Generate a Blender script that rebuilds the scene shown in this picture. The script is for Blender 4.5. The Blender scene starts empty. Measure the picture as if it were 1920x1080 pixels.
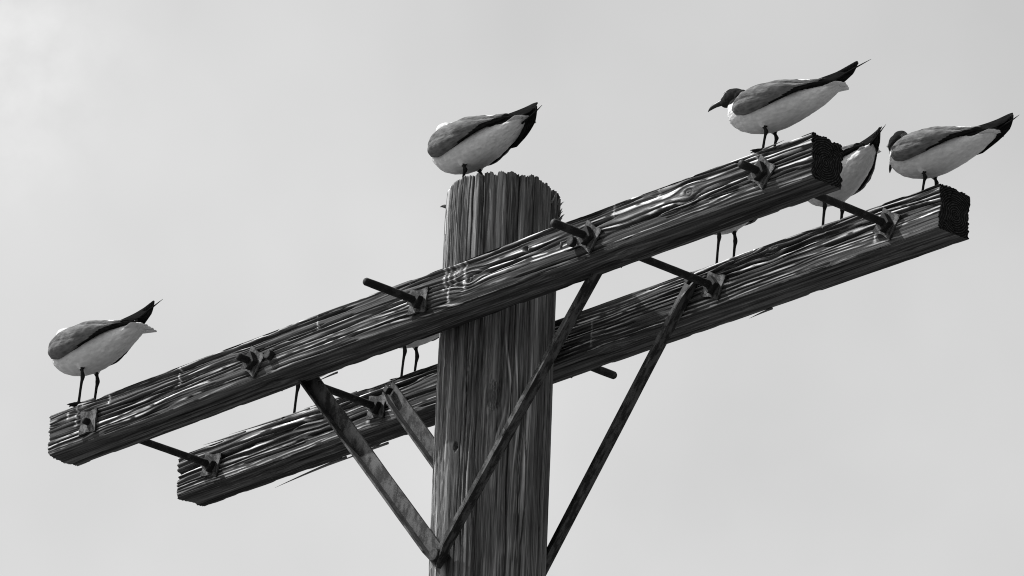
import bpy, bmesh, math, random
import numpy as np
from mathutils import Vector, Matrix, Euler

S = bpy.context.scene
COL = S.collection

# ------------------------------------------------------------------ camera
H0 = 7.2                                    # height of the top of the crossarms above the ground
cd = bpy.data.cameras.new('camera'); cam = bpy.data.objects.new('camera', cd); COL.objects.link(cam)
fw = Vector((-0.68709305, 0.62305848, 0.37376634)); rt = Vector((0.68236463, 0.73005427, 0.03740704)); up = Vector((0.24956294, -0.28074704, 0.92676828))
M = Matrix((rt, up, -fw)).transposed().to_4x4()
M.translation = Vector((10.33579124, -9.33457275, -5.56770928 + H0))
cam.matrix_world = M
cd.sensor_width = 36.0; cd.lens = 12940.26 / 1920 * 36.0
cd.clip_start = 0.5; cd.clip_end = 12000
S.camera = cam

# ------------------------------------------------------------------ light
SUN_EL = math.radians(53); FI = math.radians(58)
travel = Vector((math.sin(FI) * math.cos(SUN_EL), math.cos(FI) * math.cos(SUN_EL), -math.sin(SUN_EL)))
sd = bpy.data.lights.new('sun', 'SUN'); sd.energy = 5.0; sd.angle = math.radians(0.5); sd.color = (1, 1, 1)
sun = bpy.data.objects.new('sun', sd); COL.objects.link(sun)
sun.rotation_euler = travel.to_track_quat('-Z', 'Y').to_euler()

W = bpy.data.worlds.new('World'); S.world = W; W.use_nodes = True
nt = W.node_tree; nt.nodes.clear()
def N(nt, t, **k):
    n = nt.nodes.new(t)
    for a, b in k.items(): setattr(n, a, b)
    return n
sky = N(nt, 'ShaderNodeTexSky'); sky.sky_type = 'NISHITA'; sky.sun_disc = False
sky.sun_elevation = SUN_EL; sky.sun_rotation = math.atan2(-travel.x, -travel.y)
sky.air_density = 1.0; sky.dust_density = 3.0; sky.ozone_density = 1.0
bw = N(nt, 'ShaderNodeRGBToBW')
tc = N(nt, 'ShaderNodeTexCoord'); cl = N(nt, 'ShaderNodeTexNoise'); cl.inputs['Scale'].default_value = 14.0
cl.inputs['Detail'].default_value = 4.0; cl.inputs['Roughness'].default_value = 0.5
mr = N(nt, 'ShaderNodeMapRange'); mr.inputs['From Min'].default_value = 0.35; mr.inputs['From Max'].default_value = 0.7
mr.inputs['To Min'].default_value = 0.96; mr.inputs['To Max'].default_value = 1.10
mu = N(nt, 'ShaderNodeMath', operation='MULTIPLY'); bg = N(nt, 'ShaderNodeBackground'); ow = N(nt, 'ShaderNodeOutputWorld')
bg.inputs['Strength'].default_value = 0.15
# the soft bright edge of a thin cloud, up and to the left
cdir = N(nt, 'ShaderNodeVectorMath', operation='DISTANCE'); cdir.inputs[1].default_value = (-.7407, .5637, .4090 - .001)
cr = N(nt, 'ShaderNodeMapRange'); cr.interpolation_type = 'SMOOTHSTEP'; cr.inputs['From Min'].default_value = .036; cr.inputs['From Max'].default_value = .008; cr.inputs['To Min'].default_value = 0.0; cr.inputs['To Max'].default_value = .24
cn = N(nt, 'ShaderNodeTexNoise'); cn.inputs['Scale'].default_value = 70.0; cn.inputs['Detail'].default_value = 5.0; cn.inputs['Roughness'].default_value = .55
cn2 = N(nt, 'ShaderNodeMapRange'); cn2.inputs['From Min'].default_value = .35; cn2.inputs['From Max'].default_value = .65
cm = N(nt, 'ShaderNodeMath', operation='MULTIPLY'); ca = N(nt, 'ShaderNodeMath', operation='ADD')
L = nt.links.new
L(tc.outputs['Generated'], cdir.inputs[0]); L(cdir.outputs['Value'], cr.inputs['Value']); L(tc.outputs['Generated'], cn.inputs['Vector']); L(cn.outputs['Fac'], cn2.inputs['Value'])
L(cr.outputs[0], cm.inputs[0]); L(cn2.outputs[0], cm.inputs[1]); L(cm.outputs[0], ca.inputs[1]); L(mr.outputs[0], ca.inputs[0])
L(sky.outputs[0], bw.inputs[0]); L(tc.outputs['Generated'], cl.inputs['Vector']); L(cl.outputs['Fac'], mr.inputs['Value'])
L(bw.outputs[0], mu.inputs[0]); L(ca.outputs[0], mu.inputs[1]); L(mu.outputs[0], bg.inputs['Color']); L(bg.outputs[0], ow.inputs[0])

vs = S.view_settings; vs.view_transform = 'Standard'; vs.look = 'None'; vs.gamma = 1.0; vs.use_curve_mapping = False
vs.exposure = 0.66
S.render.engine = 'CYCLES'; S.cycles.pixel_filter_type = 'BLACKMAN_HARRIS'; S.cycles.filter_width = 1.05

# ------------------------------------------------------------------ helpers
rng = np.random.RandomState(7)
TAB = rng.rand(512, 512)
def vn(x, y, seed=0):
    """smooth 2-D value noise, 0..1"""
    x = np.asarray(x, float) + seed * 37.31; y = np.asarray(y, float) + seed * 91.7
    xi = np.floor(x).astype(int); yi = np.floor(y).astype(int); fx = x - xi; fy = y - yi
    fx = fx * fx * (3 - 2 * fx); fy = fy * fy * (3 - 2 * fy)
    a = TAB[xi & 511, yi & 511]; b = TAB[(xi + 1) & 511, yi & 511]; c = TAB[xi & 511, (yi + 1) & 511]; d = TAB[(xi + 1) & 511, (yi + 1) & 511]
    return (a * (1 - fx) + b * fx) * (1 - fy) + (c * (1 - fx) + d * fx) * fy
def sst(a, b, x):
    t = np.clip((x - a) / (b - a), 0, 1); return t * t * (3 - 2 * t)

def mesh_np(name, V, faces, mat_idx=None, attrs=None, smooth=True):
    """faces: int array (n,4) or (n,3) or list of arrays"""
    me = bpy.data.meshes.new(name)
    if not isinstance(faces, list): faces = [faces]
    nl = sum(f.size for f in faces); nf = sum(len(f) for f in faces)
    me.vertices.add(len(V)); me.vertices.foreach_set('co', np.asarray(V, np.float32).ravel())
    me.loops.add(nl); me.polygons.add(nf)
    me.loops.foreach_set('vertex_index', np.concatenate([f.ravel() for f in faces]).astype(np.int32))
    tot = np.concatenate([np.full(len(f), f.shape[1]) for f in faces]); st = np.concatenate([[0], np.cumsum(tot)[:-1]])
    me.polygons.foreach_set('loop_start', st.astype(np.int32))
    me.polygons.foreach_set('use_smooth', np.full(nf, smooth))
    if mat_idx is not None: me.polygons.foreach_set('material_index', np.asarray(mat_idx, np.int32))
    for k, a in (attrs or {}).items():
        at = me.attributes.new(k, 'FLOAT', 'POINT'); at.data.foreach_set('value', np.asarray(a, np.float32).ravel())
    me.update(calc_edges=True); me.validate()
    return me
def link(name, me, mats, parent=None, loc=None, rot=None):
    o = bpy.data.objects.new(name, me); COL.objects.link(o)
    if not isinstance(mats, (list, tuple)): mats = [mats]
    if len(me.materials) == 0:
        for m in mats: me.materials.append(m)
    if parent: o.parent = parent
    if loc is not None: o.location = loc
    if rot is not None: o.rotation_euler = rot
    return o
def empty(name, loc, rz=0, label=None, cat=None, group=None):
    o = bpy.data.objects.new(name, None); COL.objects.link(o); o.location = loc; o.rotation_euler = (0, 0, rz); o.empty_display_size = .05
    if label: o['label'] = label
    if cat: o['category'] = cat
    if group: o['group'] = group
    return o
def grid_quads(n, m, off=0, wrap=False):
    """rows n, columns m; wrap in the column direction"""
    i = np.arange(n - 1)[:, None]; j = np.arange(m if wrap else m - 1)[None, :]
    a = i * m + j; b = i * m + (j + 1) % m
    return np.stack([a, b, b + m, a + m], -1).reshape(-1, 4) + off
def loft(rings, cap=True, off=0):
    """rings: list of (k,3) arrays of the same k. closed tube"""
    k = len(rings[0]); V = np.concatenate(rings); F = [grid_quads(len(rings), k, off, True)]
    if cap:
        V = np.concatenate([V, [rings[0].mean(0)], [rings[-1].mean(0)]])
        a = off + len(rings) * k; b = a + 1; j = np.arange(k); jn = (j + 1) % k
        F.append(np.stack([j * 0 + a, jn + off, j + off], -1)); e = off + (len(rings) - 1) * k
        F.append(np.stack([j * 0 + b, e + j, e + jn], -1))
    return V, F
def tube_rings(pts, rads, k=10):
    pts = [np.array(p, float) for p in pts]; R = []
    for i, p in enumerate(pts):
        t = pts[min(i + 1, len(pts) - 1)] - pts[max(i - 1, 0)]; t /= np.linalg.norm(t)
        u = np.cross(t, [0.13, 1, 0.21]); u /= np.linalg.norm(u); w = np.cross(t, u)
        r = rads[i]; r = (r, r) if np.isscalar(r) else r
        a = np.arange(k) / k * 2 * np.pi
        R.append(p + np.outer(np.cos(a), u) * r[0] + np.outer(np.sin(a), w) * r[1])
    return R
def join(parts):
    Vs, F3, F4, off = [], [], [], 0
    for V, F in parts:
        Vs.append(V)
        for f in F: (F4 if f.shape[1] == 4 else F3).append(f + off)
        off += len(V)
    out = []
    if F4: out.append(np.concatenate(F4))
    if F3: out.append(np.concatenate(F3))
    return np.concatenate(Vs), out
def bm_mesh(name, bm, bevel=0.0, seg=1):
    if bevel:
        bmesh.ops.bevel(bm, geom=[e for e in bm.edges if e.calc_face_angle(0) > .5], offset=bevel, segments=seg, affect='EDGES', profile=.6)
    bmesh.ops.recalc_face_normals(bm, faces=bm.faces)
    me = bpy.data.meshes.new(name); bm.to_mesh(me); bm.free(); return me

# ------------------------------------------------------------------ materials
def new_mat(name):
    m = bpy.data.materials.new(name); m.use_nodes = True; nt = m.node_tree; nt.nodes.clear()
    o = N(nt, 'ShaderNodeOutputMaterial'); b = N(nt, 'ShaderNodeBsdfPrincipled'); nt.links.new(b.outputs[0], o.inputs[0])
    return m, nt, b
def noise(nt, scale, det=4, rough=.55, vec=None, stretch=None):
    n = N(nt, 'ShaderNodeTexNoise'); n.inputs['Scale'].default_value = scale; n.inputs['Detail'].default_value = det; n.inputs['Roughness'].default_value = rough
    tc = N(nt, 'ShaderNodeTexCoord'); src = tc.outputs['Object']
    if stretch:
        mp = N(nt, 'ShaderNodeMapping'); mp.inputs['Scale'].default_value = stretch; nt.links.new(src, mp.inputs[0]); src = mp.outputs[0]
    nt.links.new(src, n.inputs['Vector']); return n
def ramp(nt, src, stops):
    r = N(nt, 'ShaderNodeValToRGB'); e = r.color_ramp.elements
    while len(e) < len(stops): e.new(.5)
    for q, (p, v) in zip(e, stops): q.position = p; q.color = (v, v, v, 1)
    nt.links.new(src, r.inputs[0]); return r
def mathn(nt, op, a, b=None, clamp=False):
    n = N(nt, 'ShaderNodeMath', operation=op); n.use_clamp = clamp
    for i, s in enumerate((a, b)):
        if s is None: continue
        if isinstance(s, (int, float)): n.inputs[i].default_value = s
        else: nt.links.new(s, n.inputs[i])
    return n.outputs[0]
def mix(nt, f, a, b):
    n = N(nt, 'ShaderNodeMix', data_type='FLOAT')
    for i, s in ((0, f), (2, a), (3, b)):
        if isinstance(s, (int, float)): n.inputs[i].default_value = s
        else: nt.links.new(s, n.inputs[i])
    return n.outputs[0]
def bump(nt, bsdf, h, strength, dist):
    b = N(nt, 'ShaderNodeBump'); b.inputs['Strength'].default_value = strength; b.inputs['Distance'].default_value = dist
    nt.links.new(h, b.inputs['Height']); nt.links.new(b.outputs[0], bsdf.inputs['Normal'])

def wood_mat(name, stretch, lo, hi, pale):
    m, nt, b = new_mat(name)
    at = N(nt, 'ShaderNodeAttribute', attribute_name='tone'); li = N(nt, 'ShaderNodeAttribute', attribute_name='lime')
    n1 = noise(nt, 1.0, 5, .6, stretch=stretch)
    n2 = noise(nt, 1.0, 3, .5, stretch=tuple(s * .12 for s in stretch))
    f = mathn(nt, 'MULTIPLY_ADD', n1.outputs['Fac'], .65); nt.nodes[-1]
    f = mathn(nt, 'ADD', mathn(nt, 'MULTIPLY', n1.outputs['Fac'], .55), mathn(nt, 'MULTIPLY', n2.outputs['Fac'], .45))
    base = ramp(nt, f, [(.38, lo), (.51, (lo + hi) / 2.6), (.64, hi)]).outputs[0]
    t = mathn(nt, 'MULTIPLY', at.outputs['Fac'], ramp(nt, n1.outputs['Fac'], [(.30, .35), (.55, 1.0)]).outputs[0], True)
    c = mix(nt, t, base, pale)
    sp = noise(nt, 260, 2, .6)
    lf = mathn(nt, 'MULTIPLY', li.outputs['Fac'], ramp(nt, sp.outputs['Fac'], [(.34, .0), (.5, 1.0)]).outputs[0], True)
    c = mix(nt, lf, c, .75)
    nt.links.new(c, b.inputs['Base Color']); b.inputs['Roughness'].default_value = .92; b.inputs['Specular IOR Level'].default_value = .03
    bump(nt, b, n1.outputs['Fac'], .6, .0020)
    return m
M_arm = wood_mat('weathered_arm_wood', (9, 380, 380), .005, .066, .80)
M_pole = wood_mat('weathered_pole_wood', (420, 420, 10), .014, .20, .60)

def endgrain_mat():
    m, nt, b = new_mat('end_grain_wood')
    w = N(nt, 'ShaderNodeTexWave'); w.wave_type = 'RINGS'; w.rings_direction = 'X'; w.inputs['Scale'].default_value = 62; w.inputs['Distortion'].default_value = 3.5; w.inputs['Detail'].default_value = 3; w.inputs['Detail Scale'].default_value = 1.4
    tc = N(nt, 'ShaderNodeTexCoord'); mp = N(nt, 'ShaderNodeMapping'); mp.inputs['Location'].default_value = (0, -.187, -7.143)
    ab = N(nt, 'ShaderNodeVectorMath', operation='ABSOLUTE'); nt.links.new(tc.outputs['Object'], ab.inputs[0]); nt.links.new(ab.outputs[0], mp.inputs[0]); nt.links.new(mp.outputs[0], w.inputs['Vector'])
    n = noise(nt, 160, 4, .65)
    v = mathn(nt, 'MULTIPLY', w.outputs['Fac'], ramp(nt, n.outputs['Fac'], [(.3, .35), (.65, 1.)]).outputs[0])
    c = ramp(nt, v, [(.0, .005), (.5, .012), (1., .05)])
    nt.links.new(c.outputs[0], b.inputs['Base Color']); b.inputs['Roughness'].default_value = .9; b.inputs['Specular IOR Level'].default_value = .02
    bump(nt, b, v, .5, .0015); return m
M_end = endgrain_mat()

def metal_mat(name, dark, light, thr, rough=.6, metal=.25, stretch=None):
    m, nt, b = new_mat(name)
    n = noise(nt, 45 if stretch is None else 1.0, 6, .62, stretch=stretch); n2 = noise(nt, 420, 3, .6)
    f = mathn(nt, 'ADD', mathn(nt, 'MULTIPLY', n.outputs['Fac'], .75), mathn(nt, 'MULTIPLY', n2.outputs['Fac'], .25))
    c = ramp(nt, f, [(thr - .05, dark), (thr + .03, light), (thr + .2, light * 1.5)])
    nt.links.new(c.outputs[0], b.inputs['Base Color'])
    r = ramp(nt, f, [(thr - .05, .85), (thr + .1, rough)]); nt.links.new(r.outputs[0], b.inputs['Roughness'])
    b.inputs['Metallic'].default_value = metal; b.inputs['Specular IOR Level'].default_value = .3
    bump(nt, b, f, .6, .0015); return m
M_rod = metal_mat('rusted_rod_steel', .008, .02, .55)
M_washer = metal_mat('rusted_galvanised_plate', .012, .07, .50)
M_brace = metal_mat('flaking_galvanised_brace', .007, .038, .50, stretch=(40, 90, 22))

def plume_mat(name, val, var, stretch, sc=1.0, rough=.8, bs=.5, bd=.0015, scallop=False):
    m, nt, b = new_mat(name)
    n = noise(nt, sc, 4, .6, stretch=stretch)
    src = n.outputs['Fac']
    if scallop:
        vo = N(nt, 'ShaderNodeTexVoronoi'); vo.feature = 'SMOOTH_F1'; vo.inputs['Scale'].default_value = 1.0; vo.inputs['Smoothness'].default_value = .25
        tc = N(nt, 'ShaderNodeTexCoord'); mp = N(nt, 'ShaderNodeMapping'); mp.inputs['Scale'].default_value = (48, 95, 95)
        nt.links.new(tc.outputs['Object'], mp.inputs[0]); nt.links.new(mp.outputs[0], vo.inputs['Vector'])
        src = mathn(nt, 'ADD', mathn(nt, 'MULTIPLY', n.outputs['Fac'], .6), mathn(nt, 'MULTIPLY', vo.outputs['Distance'], .4))
    c = ramp(nt, src, [(.25, max(val - var, .004)), (.7, val + var)])
    nt.links.new(c.outputs[0], b.inputs['Base Color']); b.inputs['Roughness'].default_value = rough; b.inputs['Specular IOR Level'].default_value = .10 if val > .1 else (.12 if val == .018 and rough < .5 else 0.0)
    bump(nt, b, src, bs, bd); return m
M_white = plume_mat('white_plumage', .44, .07, (60, 150, 110), bs=.45, bd=.002)
M_mantle = plume_mat('grey_mantle_plumage', .100, .045, (40, 230, 230), bs=.8, bd=.003, scallop=True)
M_hood = plume_mat('dark_hood_plumage', .018, .009, (150, 150, 150), bs=.6, bd=.001)
M_black = plume_mat('black_flight_feathers', .009, .005, (30, 260, 260), rough=.85, bs=.4, bd=.001)
M_edge = plume_mat('pale_feather_edge', .50, .07, (60, 200, 200), bs=.5)
M_leg = plume_mat('dark_leg_skin', .014, .008, (300, 300, 300), rough=.5)
M_bill = plume_mat('dark_bill_horn', .018, .008, (80, 80, 80), rough=.35, bs=.2)
m, nt2, b = new_mat('dark_eye'); b.inputs['Base Color'].default_value = (.004, .004, .004, 1); b.inputs['Roughness'].default_value = .08; M_eye = m

# ------------------------------------------------------------------ ground
def build_ground():
    m, nt, b = new_mat('dry_ground')
    n = noise(nt, .35, 8, .6); n2 = noise(nt, 6, 5, .6)
    f = mathn(nt, 'ADD', mathn(nt, 'MULTIPLY', n.outputs['Fac'], .6), mathn(nt, 'MULTIPLY', n2.outputs['Fac'], .4))
    c = ramp(nt, f, [(.35, .05), (.65, .16)]); nt.links.new(c.outputs[0], b.inputs['Base Color']); b.inputs['Roughness'].default_value = .95
    bump(nt, b, f, .6, .05)
    q = [0]
    r = np.concatenate([np.linspace(1, 30, 30), np.geomspace(34, 5000, 30)]); k = 64; a = np.arange(k) / k * 2 * np.pi
    V = [np.stack([np.cos(a) * x, np.sin(a) * x, (vn(np.cos(a) * x / 7, np.sin(a) * x / 7, 3) - .5) * .16 * min(1, x / 8) + (vn(np.cos(a) * x / 200 + 9, np.sin(a) * x / 200, 4) - .5) * min(x / 600, 3.)], -1) for x in r]
    V, F = loft(V, cap=False); V = np.concatenate([V, [[0, 0, 0]]]); j = np.arange(k)
    F.append(np.stack([j * 0 + len(V) - 1, j, (j + 1) % k], -1))
    F = [f[:, ::-1] for f in F]
    V[:, 2] -= .0
    me = mesh_np('ground', V, F); bm = bmesh.new(); bm.from_mesh(me); bmesh.ops.recalc_face_normals(bm, faces=bm.faces)
    if sum(f.normal.z for f in bm.faces) < 0: bmesh.ops.reverse_faces(bm, faces=bm.faces)
    bm.to_mesh(me); bm.free()
    o = link('ground', me, m); o['kind'] = 'structure'; o['label'] = 'dry bare ground around the foot of the pole'
build_ground()

# ------------------------------------------------------------------ the pole with its crossarms
POLE = empty('utility_pole', (0, 0, 0), 0, 'weathered wooden utility pole with two splintering crossarms bolted across its top', 'utility pole')
AW, AH = .0894, .1018
YF0 = -.2283; YF1 = YF0 + AW          # front arm faces
YR0 = .1389; YR1 = YR0 + AW           # rear arm faces

def build_pole():
    rs = np.random.RandomState(3)
    K = 760; th = np.arange(K) / K * 2 * np.pi
    # staves
    nst = 72; b = np.sort((np.arange(nst) + rs.rand(nst) * .8) / nst * 2 * np.pi)
    hgt = rs.normal(0, .0018, nst); dep = rs.rand(nst) ** 1.6 * .013 + .0020; wid = .0009 + rs.rand(nst) ** 2 * .0024; reach = np.where(rs.rand(nst) < .35, 3.0, .1 + rs.rand(nst) * .5)
    idx = (np.searchsorted(b, th) - 1) % nst
    # view frame: left silhouette = angle of (-.672,-.741), front = (.741,-.672)
    fa = math.atan2(-.672, .741)
    rel = (th - fa + np.pi) % (2 * np.pi) - np.pi        # 0 = towards the camera, + to the right
    ztop = .260 + .006 * np.cos(rel) + hgt[idx] + (vn(th * 11, th * 0, 5) - .5) * .007 + (vn(th * 60, th * 0, 6) - .5) * .004 - .006 * sst(.55, 1.2, rel) - .012 * sst(-.9, -1.7, rel)
    nd = 300; t = np.linspace(0, 1, nd)
    zlow = np.linspace(-H0 - .2, -.95, 60)[:-1]
    rows = []; tones = []; limes = []
    wav = lambda z, s: (vn(z / .16, z * 0 + s, 6) - .5) * .012 / .126 + (vn(z / .03, z * 0 + s, 8) - .5) * .002 / .126
    for i in range(len(zlow) + nd):
        if i < len(zlow): z = np.full(K, zlow[i])
        else:
            tt = t[i - len(zlow)]; z = -.95 + (ztop + .95) * tt
        R = .1262 + np.maximum(0, -z - .7) * .006 + (vn(rel * 1.5, z / .5, 11) - .5) * .003
        # knot at front below the arm
        kx, kz = .07, -.255
        dx = (rel * .126 - (-.002)); dz = z - kz
        g = np.exp(-(dx / .055) ** 2 - (dz / .085) ** 2)
        w = rel * .126 - .030 * np.tanh(dx / .014) * g
        w = w + .010 * (vn(z / .4, w / .05, 14) - .5)
        n1 = vn(w / .006, z / .5, 15); n2 = vn(w / .0026, z / .16, 16)
        n4 = vn(w / .0013, z / .05, 17); h = .5 * n1 + .32 * n2 + .18 * n4
        rk = np.sqrt((dx / .017) ** 2 + (dz / .038) ** 2); kn = sst(1.1, .7, rk) * (.75 + .25 * np.cos(rk * 16 + dx * 90)) + .5 * np.exp(-(rk / .3) ** 2)
        d = -.0036 * (1 - h) - .004 * kn - .0020 * sst(.6, .8, vn(w / .005, z / .03, 19)) * sst(-.5, -1.2, rel)
        crack = np.zeros(K)
        for s in range(nst):
            a = b[s] + wav(z, s * 3.7); da = np.abs((th - a + np.pi) % (2 * np.pi) - np.pi) * .126
            f = np.exp(-(da / wid[s]) ** 2) * sst(0, .06, reach[s] - (.25 - z)) * dep[s] * (.35 + .9 * vn(z / .10, z * 0 + s * 5.1, 18))
            crack = np.maximum(crack, f)
        d = d - crack
        # shallow crowning of each stave near the top
        d = d - .002 * sst(.06, 0, ztop - z)
        # flare and ragged right side at the very top
        d = d + .008 * sst(.9, 1.4, rel) * sst(.09, .0, ztop - z) * vn(rel * 60, rel * 0, 9)
        # small bolt hole on the left
        hx = rel * .126 + .086; hz = z + .365
        d = d - .016 * sst(1.0, .6, np.sqrt((hx / .007) ** 2 + (hz / .010) ** 2))
        rr = R + d
        # right lean of grain band: paler streaks
        tn = sst(.60, .86, n1 * .7 + n2 * .3) * sst(.35, .7, vn(w / .015, z / .22, 21)) * .55
        tn = tn + .40 * sst(-.9, -1.4, rel) * sst(.5, .8, .5 * n2 + .5 * n4) + .22 * sst(.55, .8, n4) * sst(.5, .7, vn(w / .03, z / .3, 22)) ; tn = tn * (1 - .8 * np.exp(-(dx / .02) ** 2 - (dz / .045) ** 2)) + .28 * sst(.55, .8, n1) * np.exp(-((dx - .030 - .35 * dz) / .016) ** 2 - (dz / .10) ** 2)  # left edge made paler: its sunlit rim is put into the tone
        tn = tn * (1 - sst(.001, .005, crack))
        lm = np.zeros(K)
        rows.append(np.stack([np.cos(th) * rr, np.sin(th) * rr, z + H0], -1)); tones.append(tn); limes.append(lm)
    # top cap
    for q, f in enumerate([.93, .8, .62, .4, .2, .06]):
        last = rows[len(zlow) + nd - 1]; c = last.copy(); c[:, :2] *= f
        zz = .2515 + H0 - .004 - .010 * (1 - f) + (vn(c[:, 0] / .006, c[:, 1] / .006, 31) - .5) * .010
        c[:, 2] = np.minimum(zz, last[:, 2] - .001 + 0 * zz) if q < 1 else zz
        rows.append(c); tones.append(np.zeros(K)); limes.append(np.zeros(K))
    V, F = loft(rows, cap=True)
    n = len(rows) * K; mi = np.zeros(sum(len(f) for f in F), int)
    mi[(len(zlow) + nd - 1) * K: (len(rows) - 1) * K] = 1
    tone = np.concatenate(tones + [[0, 0]]); lime = np.concatenate(limes + [[0, 0]])
    me = mesh_np('pole_shaft', V, F, mi, dict(tone=tone, lime=lime))
    return link('pole_shaft', me, [M_pole, M_end], POLE)
SHAFT = build_pole()

def sliver(name, pts, w, parent, mat):
    """a torn wood splinter: flattened tapered tube"""
    pts = [np.array(p) for p in pts]; n = len(pts)
    rad = [(w * (1 - (i / (n - 1)) ** 1.5) + .0002, w * .45 * (1 - (i / (n - 1)) ** 1.5) + .0002) for i in range(n)]
    V, F = loft(tube_rings(pts, rad, 6)); me = mesh_np(name, V, F, None, dict(tone=np.full(len(V), .12), lime=np.zeros(len(V))))
    return link(name, me, mat, parent)

rs = random.Random(5)
fa = math.atan2(-.672, .741)
for i in range(13):                       # torn fibres on the right rim of the pole top
    a = fa + 1.0 + rs.random() * .75; r0 = .127 + rs.random() * .004; z0 = H0 + .215 + rs.random() * .03 - (.03 if i % 4 == 0 else 0)
    ln = .004 + rs.random() * .006; o = .2 + rs.random() * .6
    p0 = np.array([math.cos(a) * r0, math.sin(a) * r0, z0]); d = np.array([math.cos(a) * o, math.sin(a) * o, 1.0]); d /= np.linalg.norm(d)
    sliver('splinter', [p0 - d * .012, p0, p0 + d * ln * .5, p0 + d * ln + np.array([math.cos(a), math.sin(a), 0]) * .002], .0034, SHAFT, M_pole)
# a torn flake sticking out left of the rim
a = fa - 1.5; dr = np.array([math.cos(a), math.sin(a), 0]); p0 = dr * .122 + np.array([0, 0, H0 + .226])
sliver('splinter', [p0, p0 + dr * .006 + np.array([0, 0, .001]), p0 + dr * .011, p0 + dr * .015 + np.array([0, 0, -.002])], .0045, SHAFT, M_pole)

def build_arm(y0, x0, x1, seed, knots, cracks, drips, holes=(), bow=None):
    w, h = AW, AH
    nf, nb, nk, ntp = 92, 62, 24, 50
    # perimeter: front face down, bottom back, back face up, top forward
    segs = [((0, 0), (0, -h), nf, (-1, 0)), ((0, -h), (w, -h), nb, (0, -1)), ((w, -h), (w, 0), nk, (1, 0)), ((w, 0), (0, 0), ntp, (0, 1))]
    P, NR, U, FI_ = [], [], [], []; u = 0
    for si, (a, b, n, nr) in enumerate(segs):
        ln = math.hypot(b[0] - a[0], b[1] - a[1])
        for i in range(n):
            t = (i + .5) / n; p = np.array([a[0] + (b[0] - a[0]) * t, a[1] + (b[1] - a[1]) * t])
            e = min(t, 1 - t) * ln; P.append(p - np.array(nr) * .0032 * max(0, 1 - e / .0035) ** 2); NR.append(nr); U.append(u + t * ln); FI_.append(si)
        u += ln
    P = np.array(P); NR = np.array(NR, float); U = np.array(U); FI_ = np.array(FI_); K = len(P)
    nx = 830; xs = np.linspace(0, 1, nx)
    # individual torn fibres at both ends
    e0 = vn(U / .0024, U * 0, seed + 50) * vn(U / .008, U * 0, seed + 54) * .011 + vn(U / .02, U * 0, seed + 51) * .010
    e1 = vn(U / .0027, U * 0, seed + 52) * vn(U / .009, U * 0, seed + 55) * .010 + vn(U / .02, U * 0, seed + 53) * .007
    e0 = e0 + np.where(FI_ == 1, 0, 0) + .008 * np.exp(-((U - h) / .008) ** 2)
    X = (x0 + e0)[None, :] + xs[:, None] * ((x1 - e1) - (x0 + e0))[None, :]
    UU = np.broadcast_to(U[None, :], X.shape); v = UU
    wv = v + .020 * (vn(X / .38, v / .055, seed) - .5) + .0060 * (vn(X / .12, v / .020, seed + 1) - .5) + X * .006
    kmask = np.zeros_like(X)
    for (kx, kv, r) in knots:
        dx = X - kx; dv = v - kv; g = np.exp(-(dx / (3.6 * r)) ** 2 - (dv / (2.6 * r)) ** 2)
        wv = wv - 1.15 * r * np.tanh(dv / (.8 * r)) * g
        rr_ = np.sqrt((dx / (1.25 * r)) ** 2 + (dv / r) ** 2)
        kmask = np.maximum(kmask, sst(1.15, .8, rr_) * (1 - .7 * sst(.55, .1, np.abs(rr_ - .45))))
    n1 = vn(wv / .0068, X / .9, seed + 2); n2 = vn(wv / .0031, X / .35, seed + 3); n3 = vn(wv / .0016, X / .12, seed + 4)
    ph = wv / .0098 + 1.8 * vn(wv / .03, X / .5, seed + 14) + .5 * (vn(wv / .006, X / .07, seed + 15) - .5)
    ring = (.5 + .5 * np.cos(2 * np.pi * ph))
    hh = .42 * ring ** .8 + .22 * n1 + .22 * n2 + .14 * n3
    # how strongly each part of the surface has weathered
    front = (FI_ == 0); env = np.where(front, .35 + .65 * sst(.085, .045, U), 0.0)
    env = np.where(FI_ == 1, .24, env); env = np.where(FI_ == 2, .5, env); env = np.where(FI_ == 3, 1.0, env)
    env = np.convolve(np.concatenate([env[-3:], env, env[:3]]), np.ones(7) / 7, 'valid')[None, :]
    env2 = env * (.18 + 1.5 * sst(.25, .8, vn(X / .32, v / .028, seed + 5)))
    groove = 1 - sst(.22, .66, hh)
    d = -.0040 * groove * env2 - .0012 * (1 - n2) * env
    # flakes lost near the top front edge
    ft = sst(.012, .0, np.minimum(U, 2 * (w + h) - U))[None, :]
    d = d - .0035 * ft * sst(.5, .75, vn(X / .06, v / .012, seed + 6))
    fb = sst(.012, .0, np.abs(U - (h + w)))[None, :]
    d = d - .0030 * fb * sst(.55, .75, vn(X / .045, v / .012, seed + 16))
    crm = np.zeros_like(X)
    rc = random.Random(seed * 7 + 1); cracks = list(cracks)
    for _ in range(46):                       # many short hairline checks following the grain
        a_ = rc.uniform(-1.25, 1.0); va_ = rc.uniform(.004, .185) if rc.random() < .8 else rc.uniform(.29, .37); ln_ = rc.uniform(.08, .42)
        cracks.append((a_, a_ + ln_, va_, va_ + rc.uniform(-.009, .004) * ln_ / .3, rc.uniform(.003, .007), rc.uniform(.0008, .0014)))
    for (a, b, va, vb, dep, wd) in cracks:
        t = (X - a) / (b - a); vc = va + (vb - va) * t + .004 * (vn(X / .09, X * 0 + va * 90, seed + 7) - .5) + .0012 * (vn(X / .02, X * 0, seed + 8) - .5)
        prof = sst(0, .07, t) * sst(1, .93, t) * (.6 + .8 * vn(X / .06, X * 0 + 3, seed + 9))
        f = np.exp(-((v - vc) / (wd * (.5 + prof))) ** 2) * prof
        d = d - dep * f; crm = np.maximum(crm, f)
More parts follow.
